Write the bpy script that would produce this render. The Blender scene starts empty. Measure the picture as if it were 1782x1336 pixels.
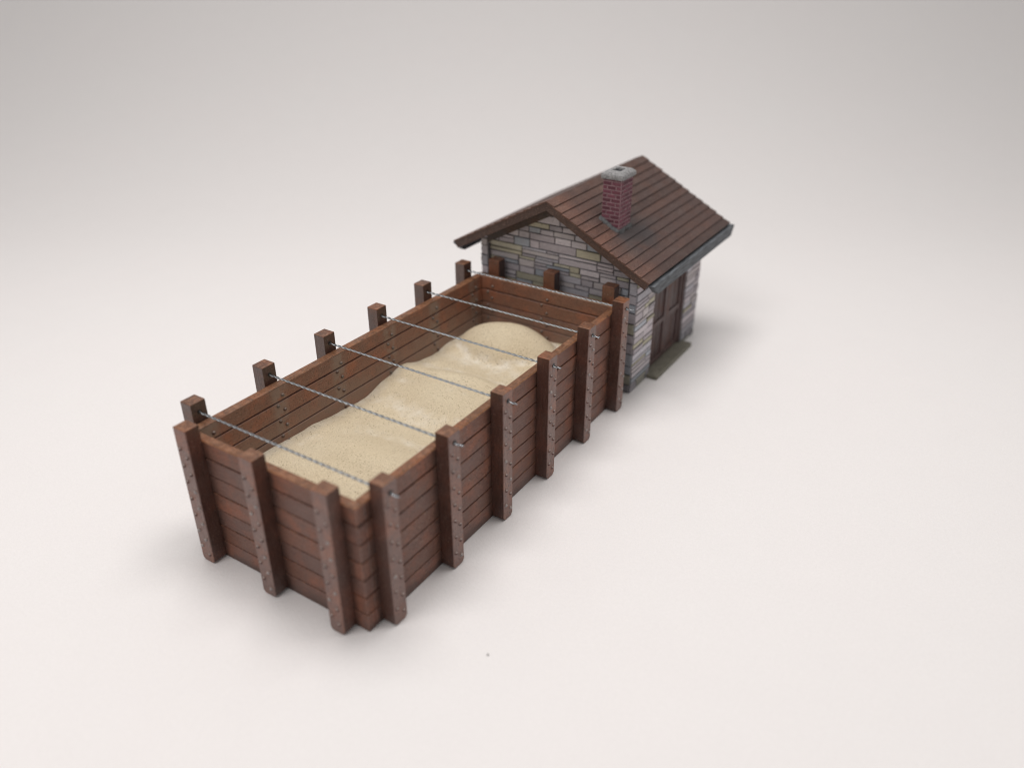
import bpy, bmesh, math, random
from mathutils import Vector, Matrix
random.seed(7)
scn = bpy.context.scene
col = scn.collection

# ------------------------------------------------------------------ dimensions
W, L = 3.449, 7.701            # outer faces of the plank walls
PD, PW, PH = 0.234, 0.262, 2.40  # post depth, width, height
T = 0.15                       # wall thickness
PY = [0.272, 1.645, 3.018, 4.391, 5.764, 7.137]   # posts along the long sides
FX = [0.265, 1.606, 2.947]     # posts on the front
EX = [0.236, 1.591, 2.946]     # posts on the far end
HX0, HX1, HY0, HY1 = -0.14, 3.57, 7.985, 11.50    # hut walls
RC, RZ, RS = 1.685, 3.90, 0.54                    # ridge x, ridge z, roof slope
RHALF, RY0, RY1 = 2.285, 7.60, 12.03

# ------------------------------------------------------------------ materials
def mat_base(name):
    m = bpy.data.materials.new(name); m.use_nodes = True
    nt = m.node_tree; nt.nodes.clear()
    out = nt.nodes.new('ShaderNodeOutputMaterial')
    b = nt.nodes.new('ShaderNodeBsdfPrincipled')
    nt.links.new(b.outputs[0], out.inputs[0])
    return m, nt, b
def N(nt, typ, **kw):
    n = nt.nodes.new(typ)
    for k, v in kw.items(): setattr(n, k, v)
    return n
def setin(n, **kw):
    for k, v in kw.items(): n.inputs[k.replace('_', ' ')].default_value = v
    return n
def coords(nt, scale=(1, 1, 1), loc=(0, 0, 0), geo=False):
    if geo:
        src = N(nt, 'ShaderNodeNewGeometry').outputs['Position']
    else:
        src = N(nt, 'ShaderNodeTexCoord').outputs['Object']
    mp = N(nt, 'ShaderNodeMapping'); mp.inputs['Scale'].default_value = scale; mp.inputs['Location'].default_value = loc
    nt.links.new(src, mp.inputs[0]); return mp.outputs[0]
def noise(nt, vec, scale, detail=3, rough=.6):
    n = N(nt, 'ShaderNodeTexNoise'); setin(n, Scale=scale, Detail=detail, Roughness=rough)
    nt.links.new(vec, n.inputs['Vector']); return n.outputs['Fac']
def ramp(nt, fac, lo, hi, a=0., b=1., smooth=False):
    r = N(nt, 'ShaderNodeMapRange'); r.clamp = True
    if smooth: r.interpolation_type = 'SMOOTHSTEP'
    r.inputs[1].default_value = lo; r.inputs[2].default_value = hi; r.inputs[3].default_value = a; r.inputs[4].default_value = b
    nt.links.new(fac, r.inputs[0]); return r.outputs[0]
def mix(nt, fac, a, b, blend='MIX'):
    m = N(nt, 'ShaderNodeMix'); m.data_type = 'RGBA'; m.blend_type = blend
    for s, v in ((m.inputs[0], fac), (m.inputs[6], a), (m.inputs[7], b)):
        if hasattr(v, 'default_value'): nt.links.new(v, s)
        elif isinstance(v, (int, float)): s.default_value = v
        else: s.default_value = (*v, 1)
    return m.outputs[2]
def math_n(nt, op, a, b=None):
    m = N(nt, 'ShaderNodeMath'); m.operation = op
    for s, v in ((m.inputs[0], a), (m.inputs[1], b)):
        if v is None: continue
        if hasattr(v, 'default_value'): nt.links.new(v, s)
        else: s.default_value = v
    return m.outputs[0]
def bump(nt, b, h, dist, strength=1.0):
    n = N(nt, 'ShaderNodeBump'); n.inputs['Strength'].default_value = strength; n.inputs['Distance'].default_value = dist
    nt.links.new(h, n.inputs['Height']); nt.links.new(n.outputs[0], b.inputs['Normal'])
def tint(nt):
    a = N(nt, 'ShaderNodeAttribute'); a.attribute_name = 'tint'; return a.outputs['Color']

def wood_material(name, grain, dusty=0.5, rough=.5, roof=False, spec=.4, inside=False, wash_shade=None):
    """painted, weathered model-kit wood; `grain` = scale vector, small along the grain"""
    m, nt, b = mat_base(name)
    v = coords(nt, grain, geo=True); vi = coords(nt, geo=True)
    g = noise(nt, v, 1.0, 4, .65)
    c = mix(nt, ramp(nt, g, .25, .75), tint(nt), (.45, .42, .40), 'MULTIPLY')
    c = mix(nt, ramp(nt, g, .3, .7, 0., .55), tint(nt), c)
    blot = noise(nt, vi, 2.6, 4, .6)
    c = mix(nt, ramp(nt, blot, .48, .68, 0, .25 if roof else .6), c, mix(nt, 1.0, c, (1.8, 1.4, 1.1), 'MULTIPLY'))
    gl = noise(nt, vi, 1.7, 3, .6)
    c = mix(nt, ramp(nt, gl, .5, .75, 0, .28 * dusty), c, (.21, .17, .15))
    spk = noise(nt, vi, 46, 2, .5)
    c = mix(nt, ramp(nt, spk, .62, .70, 0, .8 * dusty), c, (.38, .29, .23))
    spk2 = noise(nt, vi, 33, 2, .5)
    c = mix(nt, ramp(nt, spk2, .34, .40, .6, 0), c, (.02, .012, .01))
    gn = N(nt, 'ShaderNodeNewGeometry'); sn = N(nt, 'ShaderNodeSeparateXYZ'); nt.links.new(gn.outputs['True Normal'], sn.inputs[0])
    wn = noise(nt, vi, 11, 4, .7)
    if not roof:
        tm = math_n(nt, 'GREATER_THAN', sn.outputs[2], .5)
        c = mix(nt, math_n(nt, 'MULTIPLY', tm, ramp(nt, wn, .5, .66, 0, .6)), c, (.33, .165, .09))
        c = mix(nt, math_n(nt, 'MULTIPLY', tm, ramp(nt, wn, .34, .46, .55, 0)), c, (.075, .035, .022))
    if wash_shade:
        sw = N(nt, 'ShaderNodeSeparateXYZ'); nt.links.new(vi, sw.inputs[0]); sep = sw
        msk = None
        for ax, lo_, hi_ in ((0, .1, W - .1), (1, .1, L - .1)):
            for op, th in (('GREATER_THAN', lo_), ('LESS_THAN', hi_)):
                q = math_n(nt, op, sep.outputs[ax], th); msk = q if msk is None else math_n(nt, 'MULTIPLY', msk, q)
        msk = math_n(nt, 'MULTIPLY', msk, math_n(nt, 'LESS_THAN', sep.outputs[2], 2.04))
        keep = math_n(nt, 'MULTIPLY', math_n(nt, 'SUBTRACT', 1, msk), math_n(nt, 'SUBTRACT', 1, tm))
        ax_, c0, per = wash_shade
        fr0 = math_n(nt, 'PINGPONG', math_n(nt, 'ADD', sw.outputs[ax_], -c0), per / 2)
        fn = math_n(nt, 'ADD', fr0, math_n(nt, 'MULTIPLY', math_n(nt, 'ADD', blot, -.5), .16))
        c = mix(nt, math_n(nt, 'MULTIPLY', keep, ramp(nt, fn, .14, .29, .62, 0, True)), c, (.03, .015, .011))  # dark wash beside the posts, with corner shade painted in
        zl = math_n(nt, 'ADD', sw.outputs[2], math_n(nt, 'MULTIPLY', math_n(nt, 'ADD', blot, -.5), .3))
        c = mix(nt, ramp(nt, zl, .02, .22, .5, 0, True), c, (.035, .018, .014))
    if inside:
        sep = N(nt, 'ShaderNodeSeparateXYZ'); nt.links.new(vi, sep.inputs[0])
        dn = noise(nt, vi, 4.5, 4, .65)
        zz = math_n(nt, 'ADD', sep.outputs[2], math_n(nt, 'MULTIPLY', dn, -.6))
        low = ramp(nt, zz, .75, 1.35, .6, 0, True)
        fr = math_n(nt, 'PINGPONG', math_n(nt, 'ADD', sep.outputs[1], -.403), .6865)
        colm = math_n(nt, 'MULTIPLY', ramp(nt, fr, .06, .24, .9, 0, True), ramp(nt, dn, .36, .52))
        dust = math_n(nt, 'MULTIPLY', msk, math_n(nt, 'MAXIMUM', low, colm))
        c = mix(nt, math_n(nt, 'MULTIPLY', dust, .85), c, (.25, .185, .15))
    if roof:
        sep = N(nt, 'ShaderNodeSeparateXYZ'); nt.links.new(vi, sep.inputs[0])
        wob = noise(nt, coords(nt, (2.5, .8, 2.5), geo=True), 1.6, 3, .6)
        yy = math_n(nt, 'ADD', sep.outputs[1], math_n(nt, 'MULTIPLY', wob, 1.3))
        c = mix(nt, ramp(nt, yy, 8.15, 9.2, .75, 0, True), c, mix(nt, 1.0, c, (1.75, 1.5, 1.3), 'MULTIPLY'))
        # soot washed out of the chimney foot
        d = N(nt, 'ShaderNodeVectorMath'); d.operation = 'DISTANCE'
        mp = N(nt, 'ShaderNodeMapping'); mp.inputs['Scale'].default_value = (1.0, .62, .3)
        nt.links.new(vi, mp.inputs[0]); nt.links.new(mp.outputs[0], d.inputs[0]); d.inputs[1].default_value = (3.02, 8.88 * .62, 3.2 * .3)
        dd = math_n(nt, 'ADD', d.outputs['Value'], math_n(nt, 'MULTIPLY', blot, .35))
        c = mix(nt, ramp(nt, dd, .33, .78, .68, 0, True), c, (.042, .040, .042))
    nt.links.new(c, b.inputs['Base Color'])
    nt.links.new(ramp(nt, blot, .3, .7, rough - .08, rough + .14), b.inputs['Roughness'])
    b.inputs['Specular IOR Level'].default_value = spec
    bump(nt, b, g, .012, .7)
    return m
M = {}
M['plank_x'] = wood_material('plank_wood_across', (3, 40, 42), .45, .42, inside=True, wash_shade=(0, FX[0] + PW / 2, 1.341), spec=.55)
M['plank_y'] = wood_material('plank_wood_along', (40, 3, 42), .6, .42, inside=True, wash_shade=(1, PY[0] + PW / 2, 1.373), spec=.55)
M['post'] = wood_material('post_wood', (30, 30, 4), .42, .36, spec=.6)
M['roof'] = wood_material('roof_wood', (38, 2.4, 38), .5, .56, True, .35)
M['trim'] = wood_material('dark_trim_wood', (12, 12, 12), .4, .6)
M['door'] = wood_material('door_wood', (30, 30, 3), .25, .5)

def simple(name, c, rough=.6, metal=0., var=.25, sc=14, bmp=.004, useattr=False, stretch=(1, 1, 1)):
    m, nt, b = mat_base(name)
    v = coords(nt, stretch, geo=True); n = noise(nt, v, sc, 5, .65)
    base = tint(nt) if useattr else c
    cc = mix(nt, ramp(nt, n, .3, .72), mix(nt, 1., base, (1 - var,) * 3, 'MULTIPLY'), mix(nt, 1., base, (1 + var,) * 3, 'MULTIPLY'))
    nt.links.new(cc, b.inputs['Base Color'])
    b.inputs['Roughness'].default_value = rough; b.inputs['Metallic'].default_value = metal
    if bmp: bump(nt, b, n, bmp)
    return m
def stone_mat():
    m, nt, b = mat_base('cut_stone')
    vi = coords(nt, geo=True)
    n = noise(nt, coords(nt, (5, 5, 16), geo=True), 1.6, 5, .7); n2 = noise(nt, vi, 30, 3, .6)
    c = mix(nt, ramp(nt, n, .3, .72, .0, .7), tint(nt), mix(nt, 1., tint(nt), (.68, .67, .71), 'MULTIPLY'))
    c = mix(nt, ramp(nt, n2, .6, .75, 0, .35), c, (.42, .40, .40))
    c = mix(nt, ramp(nt, n2, .3, .4, .4, 0), c, (.05, .05, .055))
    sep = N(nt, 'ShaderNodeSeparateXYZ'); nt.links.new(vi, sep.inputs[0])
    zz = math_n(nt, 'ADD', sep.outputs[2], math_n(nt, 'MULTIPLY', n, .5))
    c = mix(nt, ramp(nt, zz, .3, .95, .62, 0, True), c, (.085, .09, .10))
    nt.links.new(c, b.inputs['Base Color']); b.inputs['Roughness'].default_value = .82; b.inputs['Specular IOR Level'].default_value = .3
    bump(nt, b, n, .02, .7)
    return m
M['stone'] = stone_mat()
M['mortar'] = simple('dark_mortar', (.05, .046, .05), .9)
M['brick'] = simple('chimney_brick', None, .75, 0, .3, 22, .006, True)
M['concrete'] = simple('rough_concrete', (.27, .265, .265), .9, 0, .55, 26, .02)
M['lead'] = simple('lead_flashing', (.07, .07, .072), .6, 0, .7, 20, .01)
M['fascia'] = simple('grey_weathered_board', (.10, .108, .118), .7, 0, .7, 9, .008, False, (2.5, .35, 3))
M['step'] = simple('olive_concrete', (.19, .176, .138), .8, 0, .25, 14, .008)
M['bolt'] = simple('bolt_paint', None, .3, 0, .3, 30, 0, True)
M['soot'] = simple('soot_black', (.02, .02, .025), .9)

def sand_mat():
    m, nt, b = mat_base('fine_sand')
    vi = coords(nt, geo=True)
    big = noise(nt, vi, .9, 3, .6)
    c = mix(nt, ramp(nt, big, .35, .7), (.665, .56, .395), (.71, .615, .45))
    fine = noise(nt, vi, 55, 2, .7)
    c = mix(nt, ramp(nt, fine, .38, .58, .55, 0), c, (.43, .345, .225))
    c = mix(nt, ramp(nt, fine, .62, .72, 0, .3), c, (.78, .67, .48))
    at = N(nt, 'ShaderNodeAttribute'); at.attribute_name = 'pale'
    pn = noise(nt, vi, 5, 3, .6)
    c = mix(nt, math_n(nt, 'MULTIPLY', at.outputs['Fac'], ramp(nt, pn, .35, .65, .1, .75)), c, (.78, .73, .64))
    vo = N(nt, 'ShaderNodeTexVoronoi'); vo.inputs['Scale'].default_value = 26; nt.links.new(vi, vo.inputs['Vector'])
    sp = noise(nt, vi, 1.3, 2, .5)
    thr = ramp(nt, sp, .3, .7, .17, .28)
    sepc = N(nt, 'ShaderNodeSeparateColor'); nt.links.new(vo.outputs['Color'], sepc.inputs[0])
    keep = math_n(nt, 'LESS_THAN', sepc.outputs[0], .75)
    thr2 = math_n(nt, 'MULTIPLY', thr, ramp(nt, sepc.outputs[1], 0, 1, .5, 1.25))
    dot = math_n(nt, 'MULTIPLY', math_n(nt, 'LESS_THAN', vo.outputs['Distance'], thr2), keep)
    c = mix(nt, math_n(nt, 'MULTIPLY', dot, .62), c, (.17, .115, .06))
    nt.links.new(c, b.inputs['Base Color']); b.inputs['Roughness'].default_value = .95; b.inputs['Specular IOR Level'].default_value = .15
    h = math_n(nt, 'SUBTRACT', fine, math_n(nt, 'MULTIPLY', dot, .5))
    bump(nt, b, h, .016, .8)
    return m
M['sand'] = sand_mat()
def steel():
    m, nt, b = mat_base('twisted_steel')
    n = noise(nt, coords(nt, geo=True), 30, 2)
    nt.links.new(mix(nt, n, (.24, .255, .27), (.46, .48, .50)), b.inputs['Base Color'])
    b.inputs['Metallic'].default_value = 1; b.inputs['Roughness'].default_value = .34
    return m
M['steel'] = steel()
def paper():
    m, nt, b = mat_base('white_paper')
    vi = coords(nt, geo=True)
    n = noise(nt, vi, 16, 4, .75); n2 = noise(nt, vi, .33, 3, .55); n3 = noise(nt, vi, 1.4, 4, .6)
    c = mix(nt, n2, (.85, .808, .795), (.84, .82, .805))
    c = mix(nt, ramp(nt, n3, .3, .7, .25, 0), c, (.795, .765, .755))
    c = mix(nt, ramp(nt, n, .35, .65, .35, 0), c, (.77, .74, .725))
    nf = noise(nt, vi, 44, 2, .7)
    c = mix(nt, ramp(nt, nf, .36, .62, .4, 0), c, (.745, .715, .70))
    nt.links.new(c, b.inputs['Base Color']); b.inputs['Roughness'].default_value = .9; b.inputs['Specular IOR Level'].default_value = .2
    bump(nt, b, n, .012, .6)
    return m
M['paper'] = paper()

# ------------------------------------------------------------------ mesh helpers
def new_bm():
    bm = bmesh.new(); bm.loops.layers.float_color.new('tint'); return bm
def paint(bm, faces, c):
    lay = bm.loops.layers.float_color['tint']
    for f in faces:
        for lp in f.loops: lp[lay] = (*c, 1)
def add_box(bm, x0, x1, y0, y1, z0, z1, c=(.1, .05, .04), bev=0., edge=None, jit=0., top=None):
    vs = [bm.verts.new((x + random.uniform(-jit, jit), y + random.uniform(-jit, jit), z + random.uniform(-jit, jit)))
          for x in (x0, x1) for y in (y0, y1) for z in (z0, z1)]
    q = [(0, 1, 3, 2), (4, 6, 7, 5), (0, 4, 5, 1), (2, 3, 7, 6), (0, 2, 6, 4), (1, 5, 7, 3)]
    fs = [bm.faces.new([vs[i] for i in t]) for t in q]
    paint(bm, fs, c)
    if top: paint(bm, [fs[5]], top)
    if bev:
        es = list({e for f in fs for e in f.edges})
        r = bmesh.ops.bevel(bm, geom=es, offset=bev, segments=1, affect='EDGES', profile=.5)
        if edge: paint(bm, [f for f in r['faces'] if f.calc_area() < bev * 12 and min(e.calc_length() for e in f.edges) < bev * 1.9], edge)
    return fs
def add_prism(bm, pts, ax, a0, a1, c, cend=None):
    """extrude a 2-D polygon (list of (u,v)) along axis ax"""
    def P(u, v, a): return {0: (a, u, v), 1: (u, a, v), 2: (u, v, a)}[ax]
    A = [bm.verts.new(P(u, v, a0)) for u, v in pts]; B = [bm.verts.new(P(u, v, a1)) for u, v in pts]
    n = len(pts); fs = [bm.faces.new([A[i], A[(i + 1) % n], B[(i + 1) % n], B[i]]) for i in range(n)]
    e = [bm.faces.new(A[::-1]), bm.faces.new(B)]
    paint(bm, fs + e, c)
    if cend: paint(bm, e, cend)
    return fs + e
WORLD = {}
def empty(name, loc):
    o = bpy.data.objects.new(name, None); col.objects.link(o); o.location = loc; o.empty_display_size = .3
    WORLD[o] = Vector(loc); return o
def place(o, parent, world):
    o.location = Vector(world) - (WORLD[parent] if parent else Vector((0, 0, 0)))
    if parent: o.parent = parent
    WORLD[o] = Vector(world)
def obj(name, bm, mat, parent=None, org=None, smooth=False):
    """bm is in world coordinates; the object's origin goes to `org`"""
    org = Vector(org) if org is not None else (WORLD[parent].copy() if parent else Vector((0, 0, 0)))
    bmesh.ops.recalc_face_normals(bm, faces=bm.faces)
    bmesh.ops.translate(bm, verts=bm.verts, vec=-org)
    me = bpy.data.meshes.new(name); bm.to_mesh(me); bm.free()
    if smooth:
        for p in me.polygons: p.use_smooth = True
    for mm in (mat if isinstance(mat, list) else [mat]): me.materials.append(mm)
    o = bpy.data.objects.new(name, me); col.objects.link(o); place(o, parent, org)
    return o
def dup(o, parent, world):
    c = o.copy(); col.objects.link(c); place(c, parent, world); return c
def tag(o, label, cat, group=None, kind=None):
    if label: o['label'] = label
    if cat: o['category'] = cat
    if group: o['group'] = group
    if kind: o['kind'] = kind

# ------------------------------------------------------------------ backdrop (a paper sweep)
YAW = -0.5722
FWD = Vector((math.sin(YAW), math.cos(YAW), 0)); RGT = Vector((math.cos(YAW), -math.sin(YAW), 0))
def build_backdrop():
    bm = new_bm()
    prof = [(-30, 0), (-12, 0), (0, 0), (6, 0), (12, 0)]
    R = 34.
    for i in range(1, 25):
        a = i / 24 * math.radians(62); prof.append((12 + R * math.sin(a), R * (1 - math.cos(a))))
    s, z = prof[-1]; prof.append((s + 6 * math.cos(math.radians(62)), z + 6 * math.sin(math.radians(62))))
    O = Vector((1.7, 4.5, 0)); rows = []
    for s, z in prof:
        rows.append([bm.verts.new(O + FWD * s + RGT * t + Vector((0, 0, z))) for t in (-90, -30, 0, 30, 90)])
    for a, b in zip(rows, rows[1:]):
        for i in range(4): bm.faces.new([a[i], a[i + 1], b[i + 1], b[i]])
    o = obj('ground', bm, M['paper'], smooth=True)
    tag(o, 'white paper backdrop sheet curving up behind the model', None, kind='structure')
    del_cat = o.get('category')
build_backdrop()

# ------------------------------------------------------------------ the sand bin
binr = empty('sand_bin', (W / 2, L / 2, 0))
tag(binr, 'long open brown plank bin with upright posts, half filled with sand', 'sand bin')
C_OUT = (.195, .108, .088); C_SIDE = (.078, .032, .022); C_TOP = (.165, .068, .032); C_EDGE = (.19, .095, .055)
C_PLANK = [(.172, .077, .052), (.186, .079, .051), (.163, .078, .057), (.172, .083, .062), (.205, .080, .047)]
C_IN = [(.215, .098, .063), (.23, .10, .062), (.20, .097, .068)]
GAP = .017
def wall(axis, outer, inner, a0, a1, top, mat):
    """plank wall: seven stacked planks; axis = direction of the planks (0:x 1:y)"""
    bm = new_bm(); zs = [0.004 + (top - .004) * i / 7 for i in range(8)]
    lo, hi = min(outer, inner), max(outer, inner)
    for i in range(7):
        z0, z1 = zs[i] + (GAP / 2 if i else 0), zs[i + 1] - (GAP / 2 if i < 6 else 0)
        c = random.choice(C_PLANK); k = random.uniform(.92, 1.08); c = tuple(v * k for v in c)
        d = random.uniform(-.004, .004)
        box = (a0, a1, lo + d, hi + d) if axis == 0 else (lo + d, hi + d, a0, a1)
        fs = add_box(bm, *box, z0, z1, c)
        # inner face takes its own set of colours
        for f in fs:
            if not f.is_valid: continue
            f.normal_update(); n = f.calc_center_median()
            v = n.y if axis == 0 else n.x
            if abs(v - (inner + d)) < 1e-4: paint(bm, [f], random.choice(C_IN))
        if i == 6: paint(bm, [fs[5]], (.175, .075, .034))
        r = bmesh.ops.bevel(bm, geom=list({e for f in fs for e in f.edges}), offset=.011 if i < 6 else .018, segments=1, affect='EDGES', profile=.5)
        if i == 6:
            paint(bm, [f for f in r['faces'] if f.calc_center_median().z > top - .03 and f.calc_area() < .2], (.22, .098, .046))
    m_ = (lo + hi) / 2
    e = .02
    box = (a0 + e, a1 - e, m_ - .035, m_ + .035) if axis == 0 else (m_ - .035, m_ + .035, a0 + e, a1 - e)
    add_box(bm, *box, .02, top - .05, (.010, .006, .005))
    return bm
TOPF, TOPL = 2.13, 2.07
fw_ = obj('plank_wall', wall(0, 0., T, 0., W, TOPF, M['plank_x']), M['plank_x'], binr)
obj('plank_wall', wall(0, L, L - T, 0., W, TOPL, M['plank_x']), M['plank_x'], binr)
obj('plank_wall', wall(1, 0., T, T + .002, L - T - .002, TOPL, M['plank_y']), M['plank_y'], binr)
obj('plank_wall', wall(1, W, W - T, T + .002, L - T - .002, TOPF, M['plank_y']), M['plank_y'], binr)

def post_bm(out, hole=0, cols=None):
    """post standing on the origin; out = unit outward direction; footprint PW wide along the wall, PD deep outward"""
    bm = new_bm(); ch = .05
    o = Vector((*out, 0)); s = Vector((-out[1], out[0], 0))     # s runs along the wall
    prof = [(-PW / 2 + ch, 0), (PW / 2 - ch, 0), (PW / 2, ch * .9), (PW / 2, PH), (-PW / 2, PH), (-PW / 2, ch * .9)]
    A = [bm.verts.new(s * u + Vector((0, 0, z))) for u, z in prof]
    prof2 = [(u, z) for u, z in prof]
    B = [bm.verts.new(s * u + o * PD + Vector((0, 0, z))) for u, z in prof2]
    n = len(prof); fs = [bm.faces.new([A[i], A[(i + 1) % n], B[(i + 1) % n], B[i]]) for i in range(n)]
    fi = bm.faces.new(A[::-1]); fo = bm.faces.new(B)
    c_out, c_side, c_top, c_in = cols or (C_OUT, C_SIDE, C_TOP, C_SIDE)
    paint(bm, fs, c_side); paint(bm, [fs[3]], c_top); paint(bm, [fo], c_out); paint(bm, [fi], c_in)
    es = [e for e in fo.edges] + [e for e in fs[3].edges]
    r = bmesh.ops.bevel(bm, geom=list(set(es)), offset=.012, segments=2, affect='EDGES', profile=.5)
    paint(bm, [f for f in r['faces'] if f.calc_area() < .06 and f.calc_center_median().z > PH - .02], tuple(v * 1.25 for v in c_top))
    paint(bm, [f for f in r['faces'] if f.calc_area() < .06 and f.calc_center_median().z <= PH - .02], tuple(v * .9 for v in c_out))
    if hole:
        for off, sgn in ((PD + .003, 1), (-.003, -1)):
            ring = [bm.verts.new(s * (.043 * math.cos(t)) + o * off + Vector((0, 0, HOLE_Z + .008 + .043 * math.sin(t)))) for t in [k * math.tau / 14 for k in range(14)]]
            f = bm.faces.new(ring); paint(bm, [f], (.006, .004, .004))
    return bm
HOLE_Z = 2.225
ZB = [1.99 - .293 * k for k in range(7)]     # bolt rows
C_END_IN = (.165, .068, .038)  # orange-brown inner faces of the far-end posts
def bolt_mesh(c, crown=(.36, .29, .26)):
    bm = new_bm()
    bmesh.ops.create_uvsphere(bm, u_segments=10, v_segments=6, radius=.029)
    paint(bm, bm.faces, c); bm.normal_update()
    paint(bm, [f for f in bm.faces if f.normal.z > .5], crown)      # dry-brushed crowns, with a highlight painted on the upward faces
    return bm
bolt_col = {'brown': (.12, .056, .045), 'dark': (.085, .042, .035), 'grey': (.30, .27, .26)}
bolt_src = {}
posts = []   # (object, world base, outward, show bolts)
def make_posts(side, hole, cols):
    out = {'R': (1, 0), 'L': (-1, 0), 'F': (0, -1), 'E': (0, 1)}[side]
    if side in 'RL': spots = [((W if side == 'R' else 0.), y + PW / 2, 0) for y in PY]
    elif side == 'F': spots = [(x + PW / 2, 0., 0) for x in FX]
    else: spots = [(x + PW / 2, L, 0) for x in EX]
    src = None
    for k, sp in enumerate(spots):
        eps = Vector((*out, 0)) * .005
        w = Vector(sp) + eps
        if src is None:
            bm = post_bm(out, hole, cols); bmesh.ops.translate(bm, verts=bm.verts, vec=w)
            o = obj('post', bm, M['post'], binr, w); src = o
        else:
            o = dup(src, binr, w)
            if k % 2: o.data = src.data
        posts.append((o, w, out, side))
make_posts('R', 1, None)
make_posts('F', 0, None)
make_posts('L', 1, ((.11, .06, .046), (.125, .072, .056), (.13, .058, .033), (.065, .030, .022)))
make_posts('E', 0, (C_OUT, (.06, .026, .018), (.17, .068, .036), C_END_IN))

# bolts: the hundred nearest are objects of their own, the rest one part
CAM = Vector((9.5018, -5.7642, 8.449))
bolts = []
for o, w, out, side in posts:
    s = Vector((-out[1], out[0], 0)); ov = Vector((*out, 0))
    if side in 'RF':
        sg = 1       # the column further from the corner nearest us sits lower
        for z in ZB:
            for u, dz in ((-.062, .065), (.062, -.065)):
                zz = z + dz + random.uniform(-.012, .012)
                if zz < .06: continue
                bolts.append((w + s * (u + random.uniform(-.008, .008)) + ov * PD + Vector((0, 0, zz)), o))
inner = []
for o, w, out, side in posts:
    if side in 'LE':
        s = Vector((-out[1], out[0], 0)); ov = Vector((*out, 0))
        for z in ZB[:4]:
            for u, dz in ((-.062, -.065), (.062, .065)):
                zz = z + dz - .05 + random.uniform(-.02, .02)
                if zz > 1.98: continue
                inner.append(w - ov * (T + .006) + s * (u + random.uniform(-.01, .01)) + Vector((0, 0, zz)))
bolts.sort(key=lambda t: (t[0] - CAM).length)
def bolt_kind(z):
    r = random.random()
    if z < .75 and r < .5: return 'grey'
    return 'grey' if r < .22 else ('dark' if r < .5 else 'brown')
rest = new_bm()
for i, (p, o) in enumerate(bolts):
    k = bolt_kind(p.z)
    if i < 100:
        if k not in bolt_src:
            bm = bolt_mesh(bolt_col[k]); bmesh.ops.translate(bm, verts=bm.verts, vec=p)
            bolt_src[k] = obj('bolt', bm, M['bolt'], o, p, True)
        else:
            dup(bolt_src[k], o, p)
    else:
        tmp = bolt_mesh(bolt_col[k]); bmesh.ops.translate(tmp, verts=tmp.verts, vec=p)
        me = bpy.data.meshes.new('t'); tmp.to_mesh(me); tmp.free(); rest.from_mesh(me); bpy.data.meshes.remove(me)
for p in inner:
    tmp = bolt_mesh((.12, .095, .08) if random.random() < .6 else (.09, .05, .038), (.2, .15, .12)); bmesh.ops.scale(tmp, verts=tmp.verts, vec=(1.15,) * 3)
    bmesh.ops.translate(tmp, verts=tmp.verts, vec=p)
    me = bpy.data.meshes.new('t'); tmp.to_mesh(me); tmp.free(); rest.from_mesh(me); bpy.data.meshes.remove(me)
ro = obj('bolts', rest, M['bolt'], binr, None, True); ro['kind'] = 'stuff'

# tie cables: two wires twisted together, through the holes of facing posts
def cable_bm(x0, x1, r=.0108, hr=.0104, pitch=.23):
    bm = new_bm(); n = int((x1 - x0) / pitch * 14); sides = 7
    for k in range(2):
        prev = None
        for i in range(n + 1):
            x = x0 + (x1 - x0) * i / n; a = math.tau * (x - x0) / pitch + k * math.pi
            c = Vector((x, hr * math.cos(a), hr * math.sin(a)))
            tg = Vector((1, -hr * math.tau / pitch * math.sin(a), hr * math.tau / pitch * math.cos(a))).normalized()
            u = tg.cross(Vector((0, 0, 1))).normalized(); v = u.cross(tg)
            ring = [bm.verts.new(c + (u * math.cos(t) + v * math.sin(t)) * r) for t in [j * math.tau / sides for j in range(sides)]]
            if prev:
                for j in range(sides): bm.faces.new([prev[j], prev[(j + 1) % sides], ring[(j + 1) % sides], ring[j]])
            else: bm.faces.new(ring[::-1])
            prev = ring
        bm.faces.new(prev)
    return bm
src = None
for i, y in enumerate(PY):
    p = Vector((0, y + PW / 2 + random.uniform(-.01, .01), HOLE_Z))
    if src is None:
        bm = cable_bm(-PD - .05, W + PD + .15); bmesh.ops.translate(bm, verts=bm.verts, vec=p)
        src = obj('tie_cable', bm, M['steel'], binr, p, True)
    else:
        c = dup(src, binr, p); c.rotation_euler.x = random.uniform(0, 3)
        c.location.x += random.uniform(-.02, .02)

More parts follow.
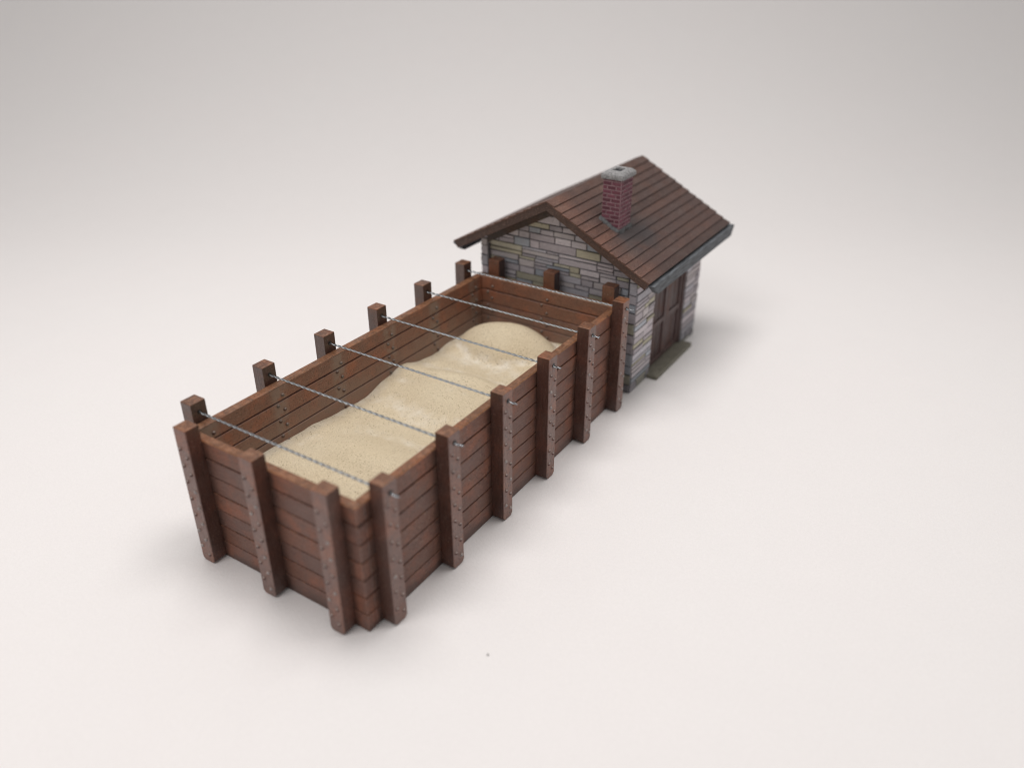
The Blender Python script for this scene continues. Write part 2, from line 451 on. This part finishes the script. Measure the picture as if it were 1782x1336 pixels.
# ------------------------------------------------------------------ the sand
EDGE = [(0, 1.05), (1.4, 1.05), (2.2, 1.03), (3, .95), (3.7, .90), (4.3, 1.03), (4.8, 1.11), (5.4, .97), (5.85, .92), (6.3, .97), (7.7, .93)]
def interp(t, tab):
    for (a, va), (b, vb) in zip(tab, tab[1:]):
        if a <= t <= b:
            k = (t - a) / (b - a); k = k * k * (3 - 2 * k); return va + (vb - va) * k
    return tab[-1][1]
MOUNDS = [(1.75, 1.6, 1.5, 1.35, .22), (1.75, 4.55, 1.5, 1.1, .17), (1.25, 6.85, 1.1, .80, .46)]
from mathutils import noise as mnoise
def sand_h(x, y):
    h = interp(y, EDGE) + .03 * (x / W) + .16 * max(0, (x / W - .55)) * max(0, min(1, (y - 5) / 1.5)) / .45
    for cx, cy, rx, ry, a in MOUNDS:
        d = ((x - cx) / rx) ** 2 + ((y - cy) / ry) ** 2
        if d < 1: h += a * (1 - d) ** 2 * (1 + .6 * d) if a < .4 else a * (1 - d) ** 1.0 * (1 + .25 * d)
    h += .022 * mnoise.noise(Vector((x * 1.7, y * 1.7, 3))) + .006 * mnoise.noise(Vector((x * 9, y * 9, 1)))
    return h
def build_sand():
    bm = bmesh.new(); pl = bm.verts.layers.float.new('pale')
    nx, ny = 110, 240; x0, x1, y0, y1 = T - .02, W - T + .02, T - .02, L - T + .02
    g = []
    for j in range(ny + 1):
        row = []
        for i in range(nx + 1):
            x = x0 + (x1 - x0) * i / nx; y = y0 + (y1 - y0) * j / ny
            v = bm.verts.new((x, y, sand_h(x, y)))
            # concave hollows collect the paler dust
            e = .16; lap = (sand_h(x + e, y) + sand_h(x - e, y) + sand_h(x, y + e) + sand_h(x, y - e) - 4 * sand_h(x, y)) / e / e
            v[pl] = max(0, min(1, lap * .45 - .18))
            if x < T + .25: v[pl] = max(v[pl], .7 * (1 - (x - T) / .25))
            v[pl] = max(v[pl], .9 * max(0, 1 - math.hypot((x - 2.75) / .45, (y - .55) / .3)), .6 * max(0, 1 - abs(y - 5.98 + .12 * (x - 1.2) ** 2) / .22))
            row.append(v)
        g.append(row)
    for j in range(ny):
        for i in range(nx): bm.faces.new([g[j][i], g[j][i + 1], g[j + 1][i + 1], g[j + 1][i]])
    ring = [g[0][i] for i in range(nx + 1)] + [g[j][nx] for j in range(1, ny + 1)] + [g[ny][i] for i in range(nx - 1, -1, -1)] + [g[j][0] for j in range(ny - 1, 0, -1)]
    low = [bm.verts.new((v.co.x, v.co.y, .02)) for v in ring]
    for k in range(len(ring)): bm.faces.new([ring[k], low[k], low[(k + 1) % len(ring)], ring[(k + 1) % len(ring)]])
    bm.faces.new(low)
    o = obj('sand_heap', bm, M['sand'], None, (W / 2, L / 2, .02), True)
    tag(o, 'pale yellow speckled sand in three low mounds inside the plank bin', 'sand')
build_sand()

# ------------------------------------------------------------------ the stone hut
hut = empty('stone_hut', ((HX0 + HX1) / 2, (HY0 + HY1) / 2, 0))
tag(hut, 'small grey stone hut with brown boarded roof and brick chimney behind the bin', 'hut')
STONES = [(.47, .425, .44), (.51, .47, .48), (.43, .395, .415), (.48, .44, .435), (.45, .435, .46), (.42, .385, .40)]
YEL = [(.44, .41, .31), (.46, .435, .34)]; BLU = [(.36, .385, .42), (.39, .41, .44)]
def stone_col(bright):
    r = random.random()
    c = random.choice(YEL) if r < .14 else (random.choice(BLU) if r < .24 else random.choice(STONES))
    k = random.uniform(.85, 1.15) * bright; return tuple(v * k for v in c)
def ashlar(u0, u1, v0, v1):
    """random coursed rubble: list of rectangles (u0,u1,v0,v1)"""
    out = []
    v = v0
    while v < v1 - .02:
        h = min(random.choice((.12, .15, .18, .22, .26)), v1 - v)
        if v1 - v - h < .09: h = v1 - v
        u = u0
        while u < u1 - .01:
            l = min(random.uniform(.34, .92), u1 - u)
            if u1 - u - l < .16: l = u1 - u
            n = 1 if h < .16 else random.choice((2, 2, 2, 3) if h > .21 else (1, 1, 2, 2))
            cuts = sorted([random.uniform(.3, .7)] if n == 2 else ([random.uniform(.25, .4), random.uniform(.6, .75)] if n == 3 else []))
            lv = [0] + cuts + [1]
            for a, b in zip(lv, lv[1:]):
                if l > .5 and random.random() < .45:
                    m_ = u + l * random.uniform(.3, .7)
                    out += [(u, m_, v + h * a, v + h * b), (m_, u + l, v + h * a, v + h * b)]
                else: out.append((u, u + l, v + h * a, v + h * b))
            u += l
        v += h
    return out
def stone_face(bm, rects, P, depth, bright=1., joint=.008):
    for a, b, c, d in rects:
        j = joint / 2; jt = lambda: random.uniform(-.006, .006)
        dd = depth + random.uniform(-.008, .012)
        base = [(a + j + jt(), c + j + jt()), (b - j + jt(), c + j + jt()), (b - j + jt(), d - j + jt()), (a + j + jt(), d - j + jt())]
        cu, cv = (a + b) / 2, (c + d) / 2
        lo = [bm.verts.new(P(u, v, 0)) for u, v in base]
        ins = .010
        hi = [bm.verts.new(P(u + (ins if u < cu else -ins), v + (ins if v < cv else -ins), dd)) for u, v in base]
        fs = [bm.faces.new([lo[i], lo[(i + 1) % 4], hi[(i + 1) % 4], hi[i]]) for i in range(4)] + [bm.faces.new(hi)]
        cc = stone_col(bright); paint(bm, fs, cc); paint(bm, fs[:4], tuple(x * .6 for x in cc))
def clip_roof(bm):
    under = RZ - .20
    for sx in (1, -1):
        nrm = Vector((sx * RS, 0, 1)).normalized(); co = Vector((RC, 0, under))
        bmesh.ops.bisect_plane(bm, geom=list(bm.verts) + list(bm.edges) + list(bm.faces), plane_co=co, plane_no=nrm, clear_outer=True)
MORT = (.10, .095, .10)
GY = 8.06     # face of the recessed gable
def gable(front=True):
    bm = new_bm()
    ys = (GY, GY + .2) if front else (HY1 - .2, HY1 - .03)
    z = lambda x: RZ - .20 - RS * abs(x - RC)
    pts = [(HX0 + .05, .003), (HX1 - .05, .003), (HX1 - .05, z(HX1 - .05)), (RC, z(RC)), (HX0 + .05, z(HX0 + .05))]
    add_prism(bm, pts, 1, ys[0] + .012, ys[1], MORT)
    if front:
        stone_face(bm, ashlar(HX0 + .12, HX1 - .12, .003, 3.75), lambda u, v, d: (u, GY + .013 - d, v), .025, 1.15)
        for a, b in ((HX0, HX0 + .17), (HX1 - .17, HX1)):          # corner piers
            add_box(bm, a + .012, b - .012, HY0 + .012, GY + .1, .003, 2.95, MORT)
            v = 0.003
            while v < 2.9:
                h = random.uniform(.16, .28); stone_face(bm, [(a, b, v, v + h)], lambda u, w, d: (u, HY0 + .013 - d, w), .02)
                # return face that looks towards the middle / outside
                v += h
            xs = b if a < 1 else a; sg = 1 if a < 1 else -1
            v = .003
            while v < 2.9:
                h = random.uniform(.14, .26); stone_face(bm, [(HY0, GY + .02, v, v + h)], lambda u, w, d: (xs - sg * .013 + sg * d, u, w), .014, .8); v += h
    else:
        stone_face(bm, ashlar(HX0, HX1, .003, 3.75), lambda u, v, d: (u, HY1 - .031 + d, v), .025)
    clip_roof(bm)
    return bm
obj('wall', gable(True), M['stone'], hut)
obj('wall', gable(False), M['stone'], hut)
DY0, DY1, DZ0, DZ1 = 8.92, 10.68, .10, 2.10
def side_wall(right):
    bm = new_bm(); x = HX1 if right else HX0; sg = 1 if right else -1
    P = lambda u, v, d: (x - sg * .013 + sg * d, u, v)
    top = 2.62
    lo, hi = sorted((x - sg * .013, x - sg * .2))
    if right:
        add_box(bm, lo, hi, HY0 + .012, DY0 - .012, .003, top, MORT); add_box(bm, lo, hi, DY1 + .012, HY1 - .012, .003, top, MORT)
        add_box(bm, lo, hi, DY0 - .012, DY1 + .012, DZ1, top, MORT)
        stone_face(bm, ashlar(HY0, DY0, .003, top), P, .025, 1.35); stone_face(bm, ashlar(DY1, HY1, .003, top), P, .025, 1.2)
        stone_face(bm, ashlar(DY0, DY1, DZ1, top), P, .025)
        # reveals of the door opening
        for yy, s2 in ((DY0, 1), (DY1, -1)):
            stone_face(bm, [(x - .19, x, v, v + .23) for v in [.003 + .233 * k for k in range(9)]], lambda u, v, d: (u, yy - s2 * .0125 + s2 * d, v), .013, .6)
    else:
        add_box(bm, lo, hi, HY0 + .012, HY1 - .012, .003, top, MORT)
        stone_face(bm, ashlar(HY0, HY1, .003, top), P, .025)
    return bm
obj('wall', side_wall(True), M['stone'], hut)
obj('wall', side_wall(False), M['stone'], hut)
# rafters on the gable, under the overhanging roof
for sx in (-1, 1):
    bm = new_bm(); zz = lambda x: RZ - .203 - RS * abs(x - RC)
    xa, xb = RC + sx * .004, RC + sx * 1.74
    add_prism(bm, [(xa, zz(xa)), (xb, zz(xb)), (xb, zz(xb) - .15), (xa, zz(xa) - .15)], 1, GY - .07, GY + .03, (.075, .055, .045))
    obj('rafter', bm, M['trim'], hut)
# roof: lapped boards on a slab, ends showing as the barge
def roof_slope(sx):
    bm = new_bm(); a = math.atan(RS); ca, sa = math.cos(a), math.sin(a)
    ln = RHALF / ca
    def P(s, y, n): return Vector((RC + sx * (s * ca + n * sa), y, RZ - s * sa + n * ca))
    def slab(s0, s1, y0, y1, n0, n1, n0b=None, n1b=None, c=(.1, .05, .04), cend=None, cedge=None):
        n0b = n0 if n0b is None else n0b; n1b = n1 if n1b is None else n1b
        v = [bm.verts.new(P(max(s, -n * RS + .001), y, n)) for y in (y0, y1) for s, n in ((s0, n0), (s1, n0b), (s1, n1b), (s0, n1))]
        fs = [bm.faces.new([v[i] for i in q]) for q in ((0, 1, 2, 3), (7, 6, 5, 4), (0, 4, 5, 1), (1, 5, 6, 2), (2, 6, 7, 3), (3, 7, 4, 0))]
        paint(bm, fs, c)
        if cend: paint(bm, [fs[0]], cend)
        if cedge: paint(bm, [fs[3]], cedge)
    slab(.002 + .16 * RS * 0, ln - .02, RY0 + .012, RY1 - .012, -.165, -.02, c=(.052, .035, .031))
    nb = 13; w = ln / nb
    for i in range(nb):
        k = random.uniform(.82, 1.18); c = random.choice(((.080, .047, .040), (.086, .048, .039), (.076, .046, .040))); c = tuple(x * k for x in c)
        s0 = i * w - (.0 if i == 0 else .012); s1 = (i + 1) * w - .004
        slab(s0, s1, RY0 + random.uniform(-.012, .004), RY1 + random.uniform(-.015, .012), -.018, -.004 if i else .004, -.018, .020, c=c, cend=(.075, .043, .034), cedge=(.02, .012, .01))
    return bm
for sx in (1, -1):
    obj('roof_slope', roof_slope(sx), M['roof'], hut)
for sx in (1, -1):       # grey eaves boards, ends cut back
    bm = new_bm(); x0, x1 = RC + sx * (RHALF - .06), RC + sx * (RHALF + .075)
    zt = RZ - RS * RHALF - .05
    add_prism(bm, [(RY0 + .05, zt), (RY1 + .12, zt), (RY1 - .05, zt - .23), (RY0 + .32, zt - .23)], 0, min(x0, x1), max(x0, x1), (.2, .2, .2))
    bmesh.ops.bevel(bm, geom=list(bm.edges), offset=.012, segments=1, affect='EDGES')
    obj('fascia', bm, M['fascia'], hut)

# chimney
CX0, CX1, CY0, CY1, CZ = 2.485, 2.885, 8.41, 8.94, 4.29
def chimney():
    bm = new_bm(); j = .016
    BR = [(.15, .045, .065), (.13, .04, .056), (.17, .058, .078), (.12, .038, .052)]
    add_box(bm, CX0 + .012, CX1 - .012, CY0 + .012, CY1 - .012, 3.1, CZ, (.30, .185, .20))
    ch = .082; z = 3.1; k = 0
    def bricks(u0, u1, P, off):
        u = u0
        first = True
        while u < u1 - .01:
            l = .19 if not (first and off) else .10
            l = min(l, u1 - u)
            if u1 - u - l < .05: l = u1 - u
            c = random.choice(BR); kk = random.uniform(.8, 1.2)
            a, b = u + j / 2, u + l - j / 2
            lo = [bm.verts.new(P(a, z + j / 2, 0)), bm.verts.new(P(b, z + j / 2, 0)), bm.verts.new(P(b, z + ch - j / 2, 0)), bm.verts.new(P(a, z + ch - j / 2, 0))]
            g = .006
            hi = [bm.verts.new(P(a + g, z + j / 2 + g, 1)), bm.verts.new(P(b - g, z + j / 2 + g, 1)), bm.verts.new(P(b - g, z + ch - j / 2 - g, 1)), bm.verts.new(P(a + g, z + ch - j / 2 - g, 1))]
            fs = [bm.faces.new([lo[i], lo[(i + 1) % 4], hi[(i + 1) % 4], hi[i]]) for i in range(4)]; top = bm.faces.new(hi)
            paint(bm, fs, (.26, .15, .165)); paint(bm, [top], tuple(v * kk for v in c))
            u += l; first = False
    dp = .012
    while z < CZ - .02:
        k += 1
        bricks(CX0, CX1, lambda u, v, d: (u, CY0 + .0115 - d * dp, v), k % 2)
        bricks(CX0, CX1, lambda u, v, d: (u, CY1 - .0115 + d * dp, v), k % 2)
        bricks(CY0, CY1, lambda u, v, d: (CX1 - .0115 + d * dp, u, v), (k + 1) % 2)
        bricks(CY0, CY1, lambda u, v, d: (CX0 + .0115 - d * dp, u, v), (k + 1) % 2)
        z += ch
    return bm
ch_o = obj('chimney', chimney(), M['brick'], hut, ((CX0 + CX1) / 2, (CY0 + CY1) / 2, 3.2))
def chimney_cap():
    bm = new_bm(); cx, cy = (CX0 + CX1) / 2, (CY0 + CY1) / 2; hx, hy = (CX1 - CX0) / 2 + .040, (CY1 - CY0) / 2 + .040
    def ring(hx, hy, z, n=0): return [bm.verts.new((cx + a * hx, cy + b * hy, z)) for a, b in ((-1, -1), (1, -1), (1, 1), (-1, 1))]
    rs = [ring(hx - .03, hy - .03, CZ - .012), ring(hx, hy, CZ + .005), ring(hx, hy, CZ + .085), ring(hx - .06, hy - .06, CZ + .14), ring(hx - .155, hy - .19, CZ + .143), ring(hx - .155, hy - .19, CZ + .08)]
    for a, b in zip(rs, rs[1:]):
        for i in range(4): bm.faces.new([a[i], a[(i + 1) % 4], b[(i + 1) % 4], b[i]])
    bm.faces.new(rs[0][::-1]); bm.faces.new(rs[-1])
    bmesh.ops.bevel(bm, geom=[e for e in bm.edges], offset=.012, segments=2, affect='EDGES')
    return bm
cap = obj('chimney_cap', chimney_cap(), M['concrete'], ch_o)
bm = new_bm(); cx, cy = (CX0 + CX1) / 2, (CY0 + CY1) / 2
add_box(bm, CX0 + .11, CX1 - .11, CY0 + .15, CY1 - .15, CZ + .09, CZ + .1, (.02, .02, .02)); obj('flue', bm, M['soot'], ch_o)
def flashing():
    bm = new_bm(); rz = lambda x: RZ - RS * (x - RC)
    random.seed(5); n = 9
    for (xa, ya, xb, yb, ox, oy) in ((CX0 - .02, CY0, CX1 + .02, CY0, 0, -1), (CX1, CY0 - .02, CX1, CY1 + .02, 1, 0)):
        rows = []
        for i in range(n):
            t = i / (n - 1); x, y = xa + (xb - xa) * t, ya + (yb - ya) * t; w = random.uniform(.03, .08) * (1 if ox == 0 else .6)
            rows.append([bm.verts.new((x + ox * .004, y + oy * .004, rz(x) + .065 + random.uniform(-.01, .012))), bm.verts.new((x + ox * .03, y + oy * .03, rz(x + ox * .03) + .05)),
                         bm.verts.new((x + ox * w, y + oy * w, rz(x + ox * w) + .042)), bm.verts.new((x + ox * (w + .008), y + oy * (w + .008), rz(x + ox * w) - .01))])
        for a, b in zip(rows, rows[1:]):
            for i in range(3): bm.faces.new([a[i], a[i + 1], b[i + 1], b[i]])
    return bm
obj('flashing', flashing(), M['lead'], ch_o, None, True)

# door in the right-hand wall
DX = HX1 - .10
DC = (.075, .042, .040); DC2 = (.10, .062, .059)
bm = new_bm(); add_box(bm, DX - .05, DX, DY0 + .05, DY1 - .05, DZ0, DZ1 - .05, DC)
nb = 8; bw = (DY1 - DY0 - .1) / nb
for i in range(nb):
    k = random.uniform(.85, 1.15); add_box(bm, DX + .001, DX + .02, DY0 + .05 + i * bw + .008, DY0 + .05 + (i + 1) * bw - .008, DZ0 + .01, DZ1 - .06, tuple(v * k for v in DC), .005)
door = obj('door', bm, M['door'], hut, (DX, (DY0 + DY1) / 2, DZ0))
bm = new_bm()
ym = (DY0 + DY1) / 2
for y0, y1 in ((DY0 + .075, DY0 + .185), (ym - .13, ym - .012), (ym + .012, ym + .13), (DY1 - .185, DY1 - .075)): add_box(bm, DX + .021, DX + .05, y0, y1, DZ0 + .02, DZ1 - .07, DC2, .006)
obj('door_stile', bm, M['door'], door)
for z0 in (DZ0 + .02, 1.02, DZ1 - .2):
    bm = new_bm()
    for y0, y1 in ((DY0 + .187, ym - .132), (ym + .132, DY1 - .187)): add_box(bm, DX + .021, DX + .046, y0, y1, z0, z0 + .12, DC2, .006)
    obj('door_rail', bm, M['door'], door)
bm = new_bm()
add_box(bm, DX - .05, DX + .085, DY0 + .003, DY0 + .07, DZ0, DZ1 - .003, (.115, .075, .07), .008)
add_box(bm, DX - .05, DX + .085, DY1 - .07, DY1 - .003, DZ0, DZ1 - .003, DC2, .008)
add_box(bm, DX - .05, DX + .085, DY0 + .072, DY1 - .072, DZ1 - .068, DZ1 - .003, DC2, .008)
obj('door_frame', bm, M['door'], door)
bm = new_bm(); add_box(bm, HX1 - .19, HX1 + .255, DY0 - .10, DY1 + .13, .003, .10, (.2, .2, .15), .014)
obj('door_step', bm, M['step'], hut)

# ------------------------------------------------------------------ specks on the paper
def speck(loc, r, c, label, flat=.6, el=1.0):
    bm = new_bm(); bmesh.ops.create_icosphere(bm, subdivisions=1, radius=r)
    for v in bm.verts: v.co += Vector([random.uniform(-.3, .3) * r for _ in range(3)]); v.co.z *= flat; v.co.x *= el
    bmesh.ops.translate(bm, verts=bm.verts, vec=Vector(loc) + Vector((0, 0, r * flat * .8)))
    o = obj('grit_speck', bm, simple('grit', c, .9), None, (loc[0], loc[1], 0)); tag(o, label, 'speck')
speck((5.05, .55, 0), .016, (.2, .19, .18), 'tiny dark grit speck lying on the paper in front of the bin')

# ------------------------------------------------------------------ lamps and world
w = bpy.data.worlds.new('World'); scn.world = w; w.use_nodes = True
bg = w.node_tree.nodes['Background']; bg.inputs[0].default_value = (1., .985, .975, 1); bg.inputs[1].default_value = .40
def area(name, loc, target, size, energy, c):
    l = bpy.data.lights.new(name, 'AREA'); l.shape = 'DISK'; l.size = size; l.energy = energy; l.color = c
    o = bpy.data.objects.new(name, l); col.objects.link(o); o.location = loc
    o.rotation_euler = (Vector(target) - Vector(loc)).to_track_quat('-Z', 'Y').to_euler()
    return o
area('ceiling_lamp', (8, 10, 32), (2, 5, 0), 13, 3300, (1, .975, .962))
area('ceiling_lamp', (-4, 5, 32), (2, 5, 0), 13, 3200, (1, .97, .955))
area('front_lamp', (-2, -13, 29), (2, 3, 0), 13, 2500, (1, .965, .955))

# ------------------------------------------------------------------ camera
cd = bpy.data.cameras.new('camera'); co = bpy.data.objects.new('camera', cd); col.objects.link(co); scn.camera = co
cd.sensor_fit = 'HORIZONTAL'; cd.sensor_width = 36; cd.lens = 1408.9 * 36 / 1782
pit = .50760
f = Vector((math.sin(YAW) * math.cos(pit), math.cos(YAW) * math.cos(pit), -math.sin(pit)))
co.location = CAM; co.rotation_euler = f.to_track_quat('-Z', 'Y').to_euler()
cd.clip_start = .1; cd.clip_end = 500
cd.dof.use_dof = True; cd.dof.focus_distance = (Vector((3.4, 4.6, 1.6)) - CAM).dot(f); cd.dof.aperture_fstop = .138
scn.view_settings.view_transform = 'Standard'; scn.view_settings.look = 'None'
scn.view_settings.exposure = 0; scn.view_settings.gamma = 1

scn.render.engine = 'CYCLES'
scn.cycles.filter_width = 1.05
